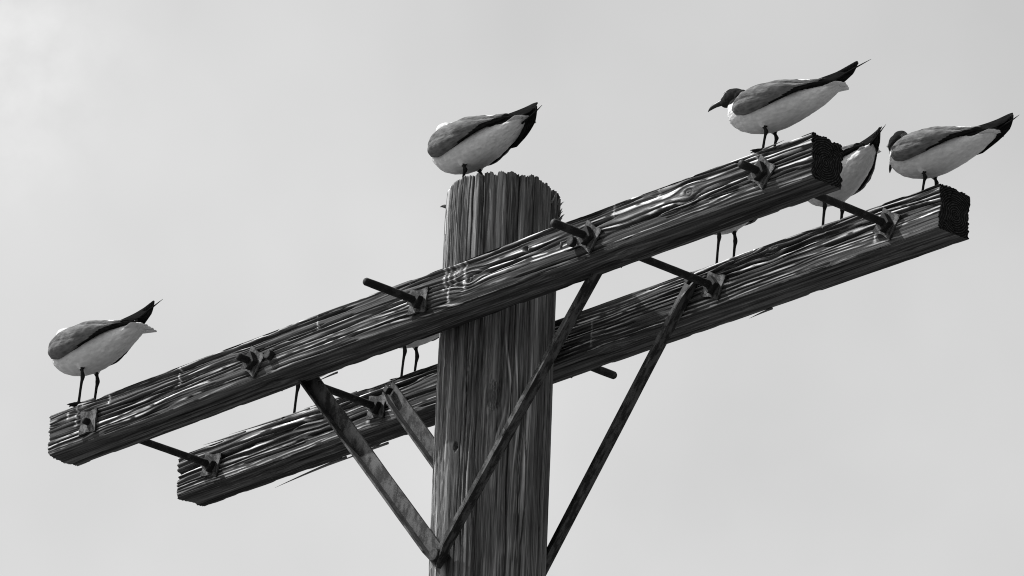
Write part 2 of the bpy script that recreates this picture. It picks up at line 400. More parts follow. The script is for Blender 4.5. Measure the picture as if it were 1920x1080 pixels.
    for (kx, kv, r, dep) in holes:
        f = sst(1.1, .75, np.sqrt((X - kx) ** 2 + (v - kv) ** 2) / r); d = d - dep * f; crm = np.maximum(crm, f)
    d = d - kmask * .0036
    # pale bleached ridges, broken along the grain; sunlit streaks are put into their colour too
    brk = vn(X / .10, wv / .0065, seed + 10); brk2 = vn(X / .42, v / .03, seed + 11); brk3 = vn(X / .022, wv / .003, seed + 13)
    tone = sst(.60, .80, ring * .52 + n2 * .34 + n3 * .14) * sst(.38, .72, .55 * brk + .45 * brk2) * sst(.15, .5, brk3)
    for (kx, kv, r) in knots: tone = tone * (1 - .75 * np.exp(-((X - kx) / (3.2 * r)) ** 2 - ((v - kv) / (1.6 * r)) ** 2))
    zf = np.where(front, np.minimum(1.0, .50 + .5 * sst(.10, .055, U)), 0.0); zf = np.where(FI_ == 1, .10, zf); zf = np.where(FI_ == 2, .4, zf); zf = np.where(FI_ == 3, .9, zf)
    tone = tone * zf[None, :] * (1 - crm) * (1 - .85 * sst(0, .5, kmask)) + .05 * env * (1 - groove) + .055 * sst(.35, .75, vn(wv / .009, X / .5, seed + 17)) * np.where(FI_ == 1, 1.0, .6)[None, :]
    lime = np.zeros_like(X)
    for (dx, va, vb, wd, st) in drips:
        c = dx + .0018 * (vn(v / .012, v * 0 + dx * 9, seed + 12) - .5)
        f = np.exp(-((X - c) / wd) ** 2) * sst(va - .004, va, v) * sst(vb + .004, vb, v) * st * (.4 + .6 * (1 - groove)) * np.where(front, 1., 0.)[None, :]
        blob = np.exp(-((X - c) / (wd * 2.2)) ** 2 - ((v - vb) / .003) ** 2) * st * .5
        lime = np.maximum(lime, np.maximum(f, blob))
    Yc = y0 + P[None, :, 0] + NR[None, :, 0] * d; Zc = P[None, :, 1] + NR[None, :, 1] * d + H0
    # a bow in the timber
    if bow: Zc = Zc + bow * (1 - ((X - (x0 + x1) / 2) / 1.22) ** 2)
    rows = list(np.stack([X, Yc, Zc], -1)); T = list(tone); Lm = list(lime)
    def cap(ring, sgn, sd):
        out = []; c = ring.mean(0)
        for f in (.95, .88, .8, .7, .6, .5, .38, .26, .14, .05):
            q = c + (ring - c) * f
            q[:, 0] = c[0] + (ring[:, 0] - c[0]) * f ** 16 + sgn * (-.001  + .0016 * vn(q[:, 1] / .011, q[:, 2] / .009, sd + 2) - .005 * np.exp(-((vn(q[:, 1] / .03, q[:, 2] / .03, sd + 1) - .5) / .02) ** 2))
            out.append(q)
        return out
    c0 = cap(rows[0], -1, seed + 20)[::-1]; c1 = cap(rows[-1], 1, seed + 21)
    allr = c0 + rows + c1; V, F = loft(allr, cap=True)
    z = [np.zeros(K)] * len(c0); tone = np.concatenate(z + T + z + [[0, 0]]); lime = np.concatenate(z + Lm + z + [[0, 0]])
    nq = (len(allr) - 1) * K; mi = np.zeros(sum(len(f) for f in F), int); mi[:len(c0) * K] = 1; mi[nq - len(c1) * K:] = 1
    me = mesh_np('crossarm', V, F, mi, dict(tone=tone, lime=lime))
    return link('crossarm', me, [M_arm, M_end], POLE)

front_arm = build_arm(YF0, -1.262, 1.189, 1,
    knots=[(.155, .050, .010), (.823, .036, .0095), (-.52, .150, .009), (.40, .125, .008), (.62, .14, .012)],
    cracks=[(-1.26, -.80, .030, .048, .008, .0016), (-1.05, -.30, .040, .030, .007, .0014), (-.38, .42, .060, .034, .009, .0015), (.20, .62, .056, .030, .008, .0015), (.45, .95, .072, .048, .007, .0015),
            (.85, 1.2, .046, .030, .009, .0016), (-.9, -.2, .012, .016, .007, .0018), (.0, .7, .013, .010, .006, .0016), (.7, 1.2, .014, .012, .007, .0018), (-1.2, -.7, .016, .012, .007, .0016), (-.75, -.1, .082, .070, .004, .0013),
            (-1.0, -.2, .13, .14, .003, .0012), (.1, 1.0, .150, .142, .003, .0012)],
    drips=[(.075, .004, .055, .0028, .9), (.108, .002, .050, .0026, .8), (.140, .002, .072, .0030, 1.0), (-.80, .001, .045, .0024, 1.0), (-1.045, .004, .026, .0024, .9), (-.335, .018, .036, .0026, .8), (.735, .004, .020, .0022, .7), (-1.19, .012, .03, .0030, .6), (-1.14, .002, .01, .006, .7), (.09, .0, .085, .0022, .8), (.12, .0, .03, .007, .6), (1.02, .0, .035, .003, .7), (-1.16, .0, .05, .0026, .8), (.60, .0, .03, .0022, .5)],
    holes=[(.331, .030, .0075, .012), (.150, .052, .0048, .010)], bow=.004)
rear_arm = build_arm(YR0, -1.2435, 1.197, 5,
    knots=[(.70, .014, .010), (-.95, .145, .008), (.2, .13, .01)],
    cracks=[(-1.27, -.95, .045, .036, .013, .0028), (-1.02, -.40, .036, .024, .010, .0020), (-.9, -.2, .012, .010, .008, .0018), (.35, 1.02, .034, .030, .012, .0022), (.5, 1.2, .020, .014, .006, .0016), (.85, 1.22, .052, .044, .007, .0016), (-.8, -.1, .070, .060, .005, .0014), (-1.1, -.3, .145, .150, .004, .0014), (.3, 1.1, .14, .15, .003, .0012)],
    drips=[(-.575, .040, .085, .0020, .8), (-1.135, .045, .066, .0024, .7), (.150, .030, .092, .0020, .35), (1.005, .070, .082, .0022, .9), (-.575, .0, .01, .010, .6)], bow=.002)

# long torn splinters still hanging on the rear arm
def arm_sliver(x0, x1, y, z, dz, w, parent=rear_arm, dy=0):
    n = 9; pts = [(x0 + (x1 - x0) * i / (n - 1), y + dy * (i / (n - 1)) ** 1.5, H0 + z + dz * (i / (n - 1)) ** 1.5) for i in range(n)]
    sliver('splinter', pts, w, parent, M_arm)
arm_sliver(-.74, -.985, YR1 - .003, -AH - .0005, -.0135, .0035)
arm_sliver(-.60, -.80, YR1 - .002, -AH - .0005, -.0045, .003)
arm_sliver(-.78, -1.06, YR0 + .004, .0015, .008, .0028)
arm_sliver(-.62, -.80, YR0 + .004, .001, .006, .0026)
arm_sliver(-1.0, -1.15, YR0 + .003, .001, .005, .0026)
arm_sliver(.62, .55, YR1 - .003, -AH, -.005, .0025)
arm_sliver(-.36, -.43, YF1 - .002, -AH, -.004, .0022, front_arm)
arm_sliver(-1.10, -1.19, YF0 + .003, .001, .006, .0024, front_arm)
arm_sliver(1.02, 1.10, YF0 + .003, .001, .004, .0022, front_arm)

# ------------------------------------------------------------------ hardware
def square_plate(size, thick, bend, hole=True):
    """square washer, slightly dished, in the XZ plane, outer face at -Y"""
    n = 9; g = np.linspace(-.5, .5, n) * size; X, Z = np.meshgrid(g, g, indexing='ij')
    r = np.sqrt(X ** 2 + Z ** 2) / (size * .7)
    B = bend * (r ** 2) + bend * .5 * (X / size)
    cr = .94 + .06 * np.cos(4 * np.arctan2(Z, X) + np.pi)
    Vf = np.stack([X * cr, -thick - B, Z * cr], -1).reshape(-1, 3); Vb = np.stack([X * cr, -B, Z * cr], -1).reshape(-1, 3)
    F1 = grid_quads(n, n); F2 = grid_quads(n, n)[:, ::-1] + n * n
    per = [i * n for i in range(n)] + [(n - 1) * n + j for j in range(1, n)] + [i * n + n - 1 for i in range(n - 2, -1, -1)] + [j for j in range(n - 2, 0, -1)]
    per = np.array(per); pn = np.roll(per, -1)
    F3 = np.stack([per, per + n * n, pn + n * n, pn], -1)
    return np.concatenate([Vf, Vb]), [np.concatenate([F1, F2, F3])]
def nut_mesh(name, sz, th, sides=4):
    bm = bmesh.new(); r = bmesh.ops.create_cone(bm, cap_ends=True, segments=sides, radius1=sz * .72 if sides == 4 else sz * .58, radius2=sz * .72 if sides == 4 else sz * .58, depth=th)
    bmesh.ops.rotate(bm, cent=(0, 0, 0), matrix=Matrix.Rotation(math.pi / 4, 3, 'Z'), verts=bm.verts)
    bmesh.ops.rotate(bm, cent=(0, 0, 0), matrix=Matrix.Rotation(math.pi / 2, 3, 'X'), verts=bm.verts)
    return bm_mesh(name, bm, .0015, 2)
WV, WF = square_plate(.056, .0050, .0022); ME_WASH = mesh_np('washer', WV, WF, smooth=False)
bmw = bmesh.new(); bmw.from_mesh(ME_WASH); bmesh.ops.recalc_face_normals(bmw, faces=bmw.faces); bmw.to_mesh(ME_WASH); bmw.free()
ME_NUT = nut_mesh('nut', .029, .014)
def rod_mesh(y0, y1, r=.0086):
    n = int((y1 - y0) / .0016); R = []
    ys = np.linspace(y0, y1, n); a = np.arange(14) / 14 * 2 * np.pi
    for i, y in enumerate(ys):
        thread = (.0004 if i % 2 else -.0004) if (y < y0 + .17 or y > y1 - .17) else 0
        e = min(y - y0, y1 - y); rr = r * (1 if e > .004 else .62 + .38 * e / .004) + thread + (vn(y / .02, 1.0, 3) - .5) * .0008
        R.append(np.stack([np.cos(a) * rr, np.full(14, y), np.sin(a) * rr], -1))
    V, F = loft(R); return mesh_np('tie_rod', V, [f[:, ::-1] for f in F])
def washer(parent, x, y, z, ang, side=-1, label=None, nut=True, tilt=0.0):
    """side -1: sits on a face looking to -Y, +1: looking to +Y"""
    o = link('washer', ME_WASH, M_washer, parent, (x, y, H0 + z), (0, ang, tilt) if side < 0 else (0, ang, math.pi + tilt))
    if nut:
        k = link('nut', ME_NUT, M_rod, parent, (x, y + side * .0135, H0 + z), (0, ang + .6, 0))
    return o
#        x,     z,     front stub, washer angles front / rear-arm front
rods = [(-1.108, -.055, .012, .06, .25, .030), (-.541, -.057, .042, .62, .12, .030), (0.0, -.058, .152, .10, .3, .128), (.531, -.054, .102, .66, .40, .035), (1.044, -.053, .060, .70, .55, .030)]
for i, (x, z, stub, a1, a2, back) in enumerate(rods):
    r = link('tie_rod', rod_mesh(YF0 - .008 - stub, YR1 + back), M_rod, POLE, (x, 0, H0 + z))
    def sub(ob):                         # washers and nuts are pieces of their rod
        ob.parent = r; ob.location = Vector(ob.location) - Vector((x, 0, H0 + z))
    for (y, side, a, nutf, tl) in ((YF0 + .0005, -1, a1, stub > .02, .05), (YF1 - .0005, 1, a2 + .3, i != 2, 0), (YR0 + .0005, -1, a2, i != 2, .06), (YR1 - .0005, 1, a1 + .4, True, 0)):
        if i == 2 and y in (YF1 - .0005, YR0 + .0005): continue
        sub(link('washer', ME_WASH, M_washer, None, (x, y, H0 + z), (0, a, tl) if side < 0 else (0, a, math.pi + tl)))
        if nutf: sub(link('nut', ME_NUT, M_rod, None, (x, y + side * .0135, H0 + z), (0, a + .5, 0)))

def brace(xa, za, xb, zb, ya, s_out):
    """steel angle: one leaf flat in the XZ plane at y=ya..., the other leaf sticking out to -Y from its lower edge"""
    A = np.array([xa, za]); B = np.array([xb, zb]); t = (B - A) / np.linalg.norm(B - A)
    n = np.array([-t[1], t[0]])
    if n[1] > 0: n = -n                        # towards the lower/outer side
    Lg = np.linalg.norm(B - A); w = .036; th = .0045; out = .024
    # profile in (n, y): leaf from n=-w/2..w/2; flange at n=+w/2
    prof = [(-w / 2, 0), (w / 2, 0), (w / 2, -out), (w / 2 - th, -out), (w / 2 - th, -th), (-w / 2, -th)]
    prof = [(a, b * (1 if s_out < 0 else -1)) for a, b in prof]
    R = []; m = 16
    for i in range(m):
        s = -.018 + (Lg + .036) * i / (m - 1); f = min(1, .45 + (s + .018) / .08, .45 + (Lg + .018 - s) / .08)
        ring = []
        for k, (pn, py) in enumerate(prof):
            if abs(py) > th + .001: py = py * max(f, .2)
            e = (vn(s / .12, k * 3.3, 7) - .5) * .0010
            c = A + t * s + n * (pn + e); ring.append((c[0], ya + py, c[1] + H0))
        R.append(np.array(ring))
    V, F = loft(R); me = mesh_np('brace', V, F, smooth=False)
    bm = bmesh.new(); bm.from_mesh(me); bmesh.ops.recalc_face_normals(bm, faces=bm.faces); bm.to_mesh(me); bm.free()
    return link('brace', me, M_brace, POLE)
def bolt(parent, x, y, z, side=-1, r=.012, ln=.010, sides=8):
    bm = bmesh.new(); bmesh.ops.create_cone(bm, cap_ends=True, segments=sides, radius1=r, radius2=r * .86, depth=ln)
    bmesh.ops.rotate(bm, cent=(0, 0, 0), matrix=Matrix.Rotation(math.pi / 2 * (1 if side < 0 else -1), 3, 'X'), verts=bm.verts)
    return link('bolt', bm_mesh('bolt', bm, .002, 2), M_rod, parent, (x, y + side * ln / 2, H0 + z))
ZB = -.616
for (xa, za, y, s_) in ((-.486, -.055, YF1 + .0058, -1), (.486, -.055, YF1 + .0062 + .0, -1)):
    b_ = brace(xa, za, 0.0, ZB, y - (.0 if xa < 0 else .0), s_)
    bolt(b_, xa, YF0, -.055, -1, .0125, .012)
# shift one brace leaf in front of the other where they cross at the foot bolt
b_.location.y -= .0047
for (xa, za, y, s_) in ((-.492, -.034, YR0 - .0003, -1), (.468, -.030, YR0 - .0050, -1)):
    b_ = brace(xa, za, 0.0, ZB, y, s_)
    bolt(b_, xa, YR0 - .0095, za + .002, -1, .012, .014, 4)
bolt(POLE, 0, -.142, ZB, -1, .017, .016, 10)
bolt(POLE, 0, YR0 + .001, ZB, 1, .017, .016, 10)
# bent nail beside the fourth rod on the front arm
V, F = loft(tube_rings([(.477, YF0 + .01, H0 - .05), (.474, YF0 - .012, H0 - .05), (.468, YF0 - .022, H0 - .056), (.466, YF0 - .022, H0 - .068)], [.003, .003, .0032, .0028], 8))
link('nail', mesh_np('nail', V, F), M_washer, front_arm)

# ------------------------------------------------------------------ gulls
def rx(P, c, ang):      # pitch about Y (nose down positive)
    P = P - c; ca, sa = math.cos(ang), math.sin(ang)
    return np.stack([P[:, 0] * ca + P[:, 2] * sa, P[:, 1], -P[:, 0] * sa + P[:, 2] * ca], -1) + c
def rzp(P, c, ang):
    P = P - c; ca, sa = math.cos(ang), math.sin(ang)
    return np.stack([P[:, 0] * ca - P[:, 1] * sa, P[:, 0] * sa + P[:, 1] * ca, P[:, 2]], -1) + c
def ell(c, r, k=20, m=12):
    R = []
    for i in range(m + 1):
        a = math.pi * (i + .02) / (m + .04); x = -math.cos(a); s = math.sin(a); b = np.arange(k) / k * 2 * np.pi
        R.append(np.stack([np.full(k, c[0] + x * r[0]), c[1] + np.cos(b) * s * r[1], c[2] + np.sin(b) * s * r[2]], -1))
    return loft(R)
#         x      zc    rz    ry
TORSO = [(.1100, .114, .006, .006), (.1050, .114, .018, .018), (.095, .113, .029, .028), (.079, .110, .0385, .038), (.055, .1055, .0455, .045), (.025, .1015, .0500, .049), (-.005, .0990, .0500, .050),
         (-.035, .0980, .0480, .048), (-.065, .0985, .0430, .044), (-.095, .0990, .0365, .038), (-.125, .1005, .0285, .032), (-.150, .1030, .0205, .026), (-.172, .1070, .0135, .021), (-.190, .111, .008, .017), (-.196, .113, .004, .012)]
TX = np.array([t[0] for t in TORSO])[::-1]; TZ = np.array([t[1] for t in TORSO])[::-1]; TRZ = np.array([t[2] for t in TORSO])[::-1]; TRY = np.array([t[3] for t in TORSO])[::-1]

def body_mesh(v):
    lx = -v.get('lx', 0.0)
    parts = []; k = 28; a = np.arange(k) / k * 2 * np.pi; R = []
    for (x, zc, rz, ry) in TORSO:
        c = np.cos(a); s = np.sin(a); R.append(np.stack([np.full(k, x), c * ry, zc + np.where(s < 0, s * rz * 1.0, s * rz)], -1))
    parts.append(loft(R))
    hooded = v['head'] != 'tucked'
    if hooded:
        parts.append(ell((.084, 0, .128), (.028, .027, .031)))
        hc = np.array([.099, 0, .1510]) + np.array(v.get('hoff', (0, 0, 0)))
        P, F = join([ell(hc, (.0290, .0225, .0240)), ell(hc + np.array([.018, 0, -.005]), (.0185, .0140, .0150)), ell(hc + np.array([-.017, 0, -.005]), (.022, .0215, .022))])
        P = rzp(rx(P, hc, v['pitch']), hc, v['yaw']); parts.append((P, F))
    else:
        hb = v['hump']
        parts.append(ell((.082, 0, .128 + hb * .5), (.026, .027, .028 + hb * .3)))
        parts.append(ell((.080, .004, .143 + hb), (.024, .020, .020)))
        parts.append(ell((.054, .006, .150 + hb * .6), (.022, .015, .014)))
    # thighs, legs, knobbly joints, toes
    for s in (1, -1):
        if s in v['skip']: continue
        y = .022 * s; lean = v.get('lean', 0.0) * s
        parts.append(loft(tube_rings([(.004 + lx, y * .9, .085), (.002 + lx, y, .066), (-.001 + lx, y, .056), (-.003 + lx, y, .050)], [.020, .0145, .0085, .0042], 14)))
        kx = -.007 + lx
        parts.append(loft(tube_rings([(-.001 + lx, y, .062), (-.004 + lx, y, .050), (kx, y, .040)], [.0040, .0038, .0042], 10)))
        parts.append(loft(tube_rings([(kx, y, .0455), (kx - .0012, y, .040), (kx, y, .0345)], [.0036, .0058, .0038], 10)))
        parts.append(loft(tube_rings([(kx, y, .040), (-.003 + lx, y + lean * .5, .022), (lx, y + lean, .005), (.001 + lx, y + lean, .002)], [.0038, .0032, .0034, .0042], 10)))
        for ta, tl in ((-.42, .032), (0, .036), (.42, .031)):
            dx, dy = math.cos(ta), math.sin(ta)
            parts.append(loft(tube_rings([(lx, y + lean, .0035), (lx + dx * tl * .4, y + lean + dy * tl * .4, .0042), (lx + dx * tl * .8, y + lean + dy * tl * .8, .0028), (lx + dx * tl, y + lean + dy * tl, .0012)], [.0026, .0020, .0019, .0012], 8)))
        for (t1, t2) in ((-.42, 0), (0, .42)):
            q = [(lx, y + lean)] + [(lx + math.cos(t) * .027, y + lean + math.sin(t) * .027) for t in (t1, (t1 + t2) / 2, t2)]
            V = np.array([(x_, y_, .0035) for x_, y_ in q] + [(x_, y_, .0010) for x_, y_ in q])
            parts.append((V, [np.array([[0, 1, 2, 3], [7, 6, 5, 4]] + [[i, i + 4, (i + 1) % 4 + 4, (i + 1) % 4] for i in range(4)])]))
        parts.append(loft(tube_rings([(lx, y + lean, .005), (lx - .009, y + lean, .002)], [.0022, .0012], 8)))
    V, F = join(parts)
    me = mesh_np('tmp', V, F); o = bpy.data.objects.new('tmp', me); COL.objects.link(o)
    bm = bmesh.new(); bm.from_mesh(me); bmesh.ops.recalc_face_normals(bm, faces=bm.faces); bm.to_mesh(me); bm.free()
    r = o.modifiers.new('r', 'REMESH'); r.mode = 'VOXEL'; r.voxel_size = .00145; r.use_smooth_shade = True
    sm = o.modifiers.new('s', 'SMOOTH'); sm.factor = .5; sm.iterations = 3
    dg = bpy.context.evaluated_depsgraph_get(); out = bpy.data.meshes.new_from_object(o.evaluated_get(dg))
    bpy.data.objects.remove(o); bpy.data.meshes.remove(me); out.name = 'body'
    n = len(out.vertices); co = np.empty(n * 3, np.float32); out.vertices.foreach_get('co', co); co = co.reshape(-1, 3).astype(float)
    # ruffle the plumage a little (not the legs)
    nr = np.empty(n * 3, np.float32); out.vertices.foreach_get('normal', nr); nr = nr.reshape(-1, 3)
    wgt = sst(.058, .075, co[:, 2])
    lift = v.get('lift', 0.0)
    amp = ((vn(co[:, 0] / .018, np.arctan2(co[:, 1], co[:, 2] - .11) * 3.0, 60 + v['seed']) - .5) * .0016 + (vn(co[:, 0] / .007, np.arctan2(co[:, 1], co[:, 2] - .11) * 9.0, 61) - .5) * .0012) * wgt
    if not v.get('skipruffle'): out.vertices.foreach_set('co', (co + nr * amp[:, None]).astype(np.float32).ravel())
    npoly = len(out.polygons)
    cen = np.empty(npoly * 3, np.float32); out.polygons.foreach_get('center', cen); cen = cen.reshape(-1, 3).astype(float)
    mi = np.zeros(npoly, np.int32)
    near = np.hypot(cen[:, 0] + .0055 - lx, np.minimum(np.abs(cen[:, 1] - .022), np.abs(cen[:, 1] + .022)))
    mi[(cen[:, 2] < .0505) & (near < .0105)] = 2; mi[(cen[:, 2] < .0535) & (near < .0052)] = 2; mi[cen[:, 2] < .040] = 2
    if hooded:
        loc = rx(rzp(cen, hc, -v['yaw']), hc, -v['pitch']) - hc
        jag = (vn(cen[:, 1] / .003, cen[:, 2] / .003, 44) - .5) * .003
        mi[(loc[:, 0] > v.get('hx', -.026) + jag - loc[:, 2] * .55) & (loc[:, 2] > -.026) & (cen[:, 2] > .128 + jag - .35 * (cen[:, 0] - .10)) & (cen[:, 0] > .062)] = 1
    else:
        hb = v['hump']; q = (cen - np.array([.047, .020, .152 + hb * .6])) / np.array([.013, .010, .0075]); mi[(q ** 2).sum(1) < 1.0] = 1
    ang = np.abs(np.arctan2(cen[:, 1], cen[:, 2] - np.interp(cen[:, 0], TX, TZ)))
    back = (cen[:, 0] < (.062 if hooded else .036) + .006 * np.cos(ang * 2) + .004 * vn(cen[:, 1] / .004, cen[:, 2] / .004, 33)) & (cen[:, 0] > -.135) & (ang < .95)
    mi[back & (mi == 0)] = 3
    out.materials.clear()
    for m_ in (M_white, M_hood, M_leg, M_mantle): out.materials.append(m_)
    out.polygons.foreach_set('material_index', mi); out.polygons.foreach_set('use_smooth', np.ones(npoly, bool))
    out.vertices.foreach_get('co', co_ := np.empty(n * 3, np.float32)); co_ = co_.reshape(-1, 3)
    co_[:, 2] += (lift - v.get('bp', 0) * co_[:, 0] * (np.abs(co_[:, 0]) > 0)) * np.clip((co_[:, 2] - .006) / (.052 - .006), 0, 1)
    out.vertices.foreach_set('co', co_.ravel()); out.update(); return out

# the folded wing wraps a slightly larger hull than the body, fuller towards the rump
WX = np.array([-.175, -.15, -.12, -.09, -.06, -.03, 0, .03, .055, .075, .090, .098])
WZC = np.array([.1165, .1135, .110, .1065, .1045, .1040, .105, .1065, .1085, .111, .114, .115])
WRZ = np.array([.008, .0145, .0225, .0320, .0405, .0470, .0500, .0500, .0465, .0395, .030, .023])
WRY = np.array([.014, .021, .031, .0405, .0480, .0525, .0540, .0525, .0475, .0395, .029, .022])
TLOW = np.radians(np.array([66, 73, 82, 91, 99, 106, 112, 117, 119, 116, 106, 96]))       # lower edge angle from the top
THI = np.radians(np.array([4, 6, 10, 13, 15, 17, 20, 28, 44, 60, 74, 82]))
def wing_mesh(side, seed, droop=0.0, xs0=0.0):
    n, m = 80, 40; xs = np.linspace(.098, -.175, n); T = np.linspace(0, 1, m)
    outer = np.zeros((n, m, 3)); inner = np.zeros((n, m, 3))
    f = lambda A, x: np.interp(-x, -WX[::-1], A[::-1])
    mat = np.zeros((n, m), int)
    for i, x in enumerate(xs):
        zc, rz, ry, tl, th_ = f(WZC, x), f(WRZ, x), f(WRY, x), f(TLOW, x) + droop * sst(.04, -.04, x), f(THI, x)
        s = i / (n - 1); edge_f = min(1, s / .12) ** .5 * min(1, (1 - s) / .06) ** .5
        # overlapping feather tracts: a stepped lower edge
        step = .006 * vn(s * 14, 0.0, seed + 5) * sst(.25, .5, s)
        for j, t in enumerate(T):
            th = th_ + (tl - th_) * t
            bl = (max(0, 4 * t * (1 - t))) ** .38
            fur = .0022 * (vn(x / .016 + t * 3, t * 9, seed) - .5) + .0012 * (vn(x / .006 + t * 5, t * 22, seed + 1) - .5)
            tract = (.0030 + .0022 * sst(.35, .6, s)) * abs(math.sin((t * 2.6 - s * 2.2) * 3.14)) ** .6 * sst(.1, .35, t) * sst(1, .8, t)
            crz = .0095 * math.exp(-((t - .27 - .08 * (s - .2)) / .032) ** 2) * sst(.06, .14, s) * sst(.52, .36, s)
            off = (.0010 + .0135 * (1 - .75 * sst(.45, .95, s)) * bl * edge_f * (.75 + .35 * math.sin(math.pi * t))) - crz + (fur + tract) * bl * edge_f
            sx = x + (-.004 if t > .97 else 0) - step * t - xs0 * sst(-.05, .09, x)
            dz = 0.0; dy = .005 * sst(.02, -.12, x) * t
            outer[i, j] = (sx, side * (math.sin(th) * (ry + off) + dy), zc + math.cos(th) * (rz + off) + dz)
            k = -.0035 - .002 * bl
            inner[i, j] = (sx, side * (math.sin(th) * (ry + k) + dy), zc + math.cos(th) * (rz + k) + dz)
            lowt = 1.0 - .05 * sst(.0, -.05, x) - .10 * sst(-.06, -.11, x) - .28 * sst(-.12, -.17, x)
            if t > lowt: mat[i, j] = 1
            elif x < -.082 - .02 * vn(t * 6, seed, 3) and t < min(lowt * .62, .30 + 6.0 * (-.085 - x)) and x > -.165: mat[i, j] = 2
            elif x <= -.165: mat[i, j] = 1
    V = np.concatenate([outer.reshape(-1, 3), inner.reshape(-1, 3)]); q = grid_quads(n, m); nv = n * m
    per = [i * m for i in range(n)] + [(n - 1) * m + j for j in range(1, m)] + [i * m + m - 1 for i in range(n - 2, -1, -1)] + [j for j in range(m - 2, 0, -1)]
    per = np.array(per); pn = np.roll(per, -1); rim = np.stack([per, per + nv, pn + nv, pn], -1)
    fm = mat[:-1, :-1].reshape(-1); rm = mat.reshape(-1)[per]
    F = np.concatenate([q, q[:, ::-1] + nv, rim]); mi = np.concatenate([fm, np.where(fm == 0, 1, 1), np.where(rm == 0, 0, rm)])
    me = mesh_np('wing', V, F, mi)
    bm = bmesh.new(); bm.from_mesh(me); bmesh.ops.recalc_face_normals(bm, faces=bm.faces); bm.to_mesh(me); bm.free()
    return me
def primaries_mesh(side, tip, low=0.0, needle=.03):
    """stack of black primaries, each a curved blade"""
    parts = []
    for q in range(5):
        ln = q / 4.0; x1 = tip[0] + .036 * (1 - ln); z1 = tip[2] - .007 * (1 - ln); y1 = tip[1] + side * .0025 * (1 - ln)
        P0 = np.array([-.060, side * (.036 + low * .3), .112 + .002 * q - low]); P3 = np.array([x1, y1, z1])
        P1 = P0 + np.array([-.06, side * -.002, .002 + low * .3]); P2 = P3 + np.array([.055, side * (.010 + low * .3), (-.027 if side < 0 or P3[2] > .14 else -.016) - low * .4])
        R = []; n = 20; k = 10; a = np.arange(k) / k * 2 * np.pi
        for i in range(n):
            t = 1 - (1 - i / (n - 1)) ** 1.7; c = (1 - t) ** 3 * P0 + 3 * (1 - t) ** 2 * t * P1 + 3 * (1 - t) * t * t * P2 + t ** 3 * P3
            hw = (.0120 + low * .12) * (min(1, t * 2.0) ** 1.1) * min(1, max(0, 1 - t) ** .5 * 3.2) + .0004
            d = np.array([.0, side * .30, -1.0]); d /= np.linalg.norm(d)
            nn = np.array([0, 1, .3 * side]); nn /= np.linalg.norm(nn)
            R.append(c + d * hw * .35 + np.outer(np.cos(a), d) * hw + np.outer(np.sin(a), nn) * .0011)
        parts.append(loft(R))
    if side < 0:                            # outermost primary of the far wing reaches past the near one
        P = [np.array([tip[0] + .05, tip[1], tip[2] - .026]), np.array([tip[0] + .010, tip[1], tip[2] - .015]), np.array([tip[0] - needle * .5, tip[1] + .002, tip[2] - .010]), np.array([tip[0] - needle - .004, tip[1] + .003, tip[2] - .006])]
        parts.append(loft(tube_rings(P, [.0025, .0020, .0012, .0004], 8)))
    V, F = join(parts); return mesh_np('wing_tip', V, F)
def tail_mesh(width, drop, tlen=-.211):
    parts = []; nf = 7
    for q in range(nf):
        f = (q / (nf - 1) - .5) * 2; P0 = np.array([-.135, f * .010, .111 - abs(f) * .001]); P3 = np.array([tlen + abs(f) * .004, f * width, .114 - drop - abs(f) * .003 + .0008 * (q % 2)])
        R = []; k = 10; a = np.arange(k) / k * 2 * np.pi
        for i in range(12):
            t = i / 11; c = P0 + (P3 - P0) * t; hw = (.0075 + .004 * t) * (1 - max(0, (t - .90) / .10) ** 2 * .8)
            R.append(c + np.outer(np.cos(a), [0, 1, 0]) * hw + np.outer(np.sin(a), [0, 0, 1]) * .0010)
        parts.append(loft(R))
    V, F = join(parts); return mesh_np('tail', V, F)
def bill_mesh():
    R = []; k = 12; a = np.arange(k) / k * 2 * np.pi
    st = [(-.006, 0, .0095, .0065), (.0, 0, .0086, .0060), (.008, -.0003, .0074, .0052), (.018, -.0010, .0062, .0043), (.026, -.0024, .0056, .0038), (.033, -.0048, .0044, .0030), (.038, -.0078, .0022, .0018), (.0405, -.0105, .0008, .0007)]
    for x, z, rz_, ry_ in st: R.append(np.stack([np.full(k, x), np.cos(a) * ry_, z + np.sin(a) * rz_], -1))
    V, F = loft(R); return mesh_np('bill', V, [f[:, ::-1] for f in F])
ME_BILL = bill_mesh()
V_, F_ = ell((0, 0, 0), (.0030, .0016, .0030), 14, 8); ME_EYE = mesh_np('eye', V_, F_)
def crescent():
    a0 = np.linspace(math.radians(20), math.radians(160), 10); pts = [(.0042 * math.cos(a), 0, .0042 * math.sin(a)) for a in a0]
    return loft(tube_rings(pts, [.0003] + [.0008] * 8 + [.0003], 6))
V_, F_ = crescent(); ME_CRES = mesh_np('eye_crescent', V_, F_)

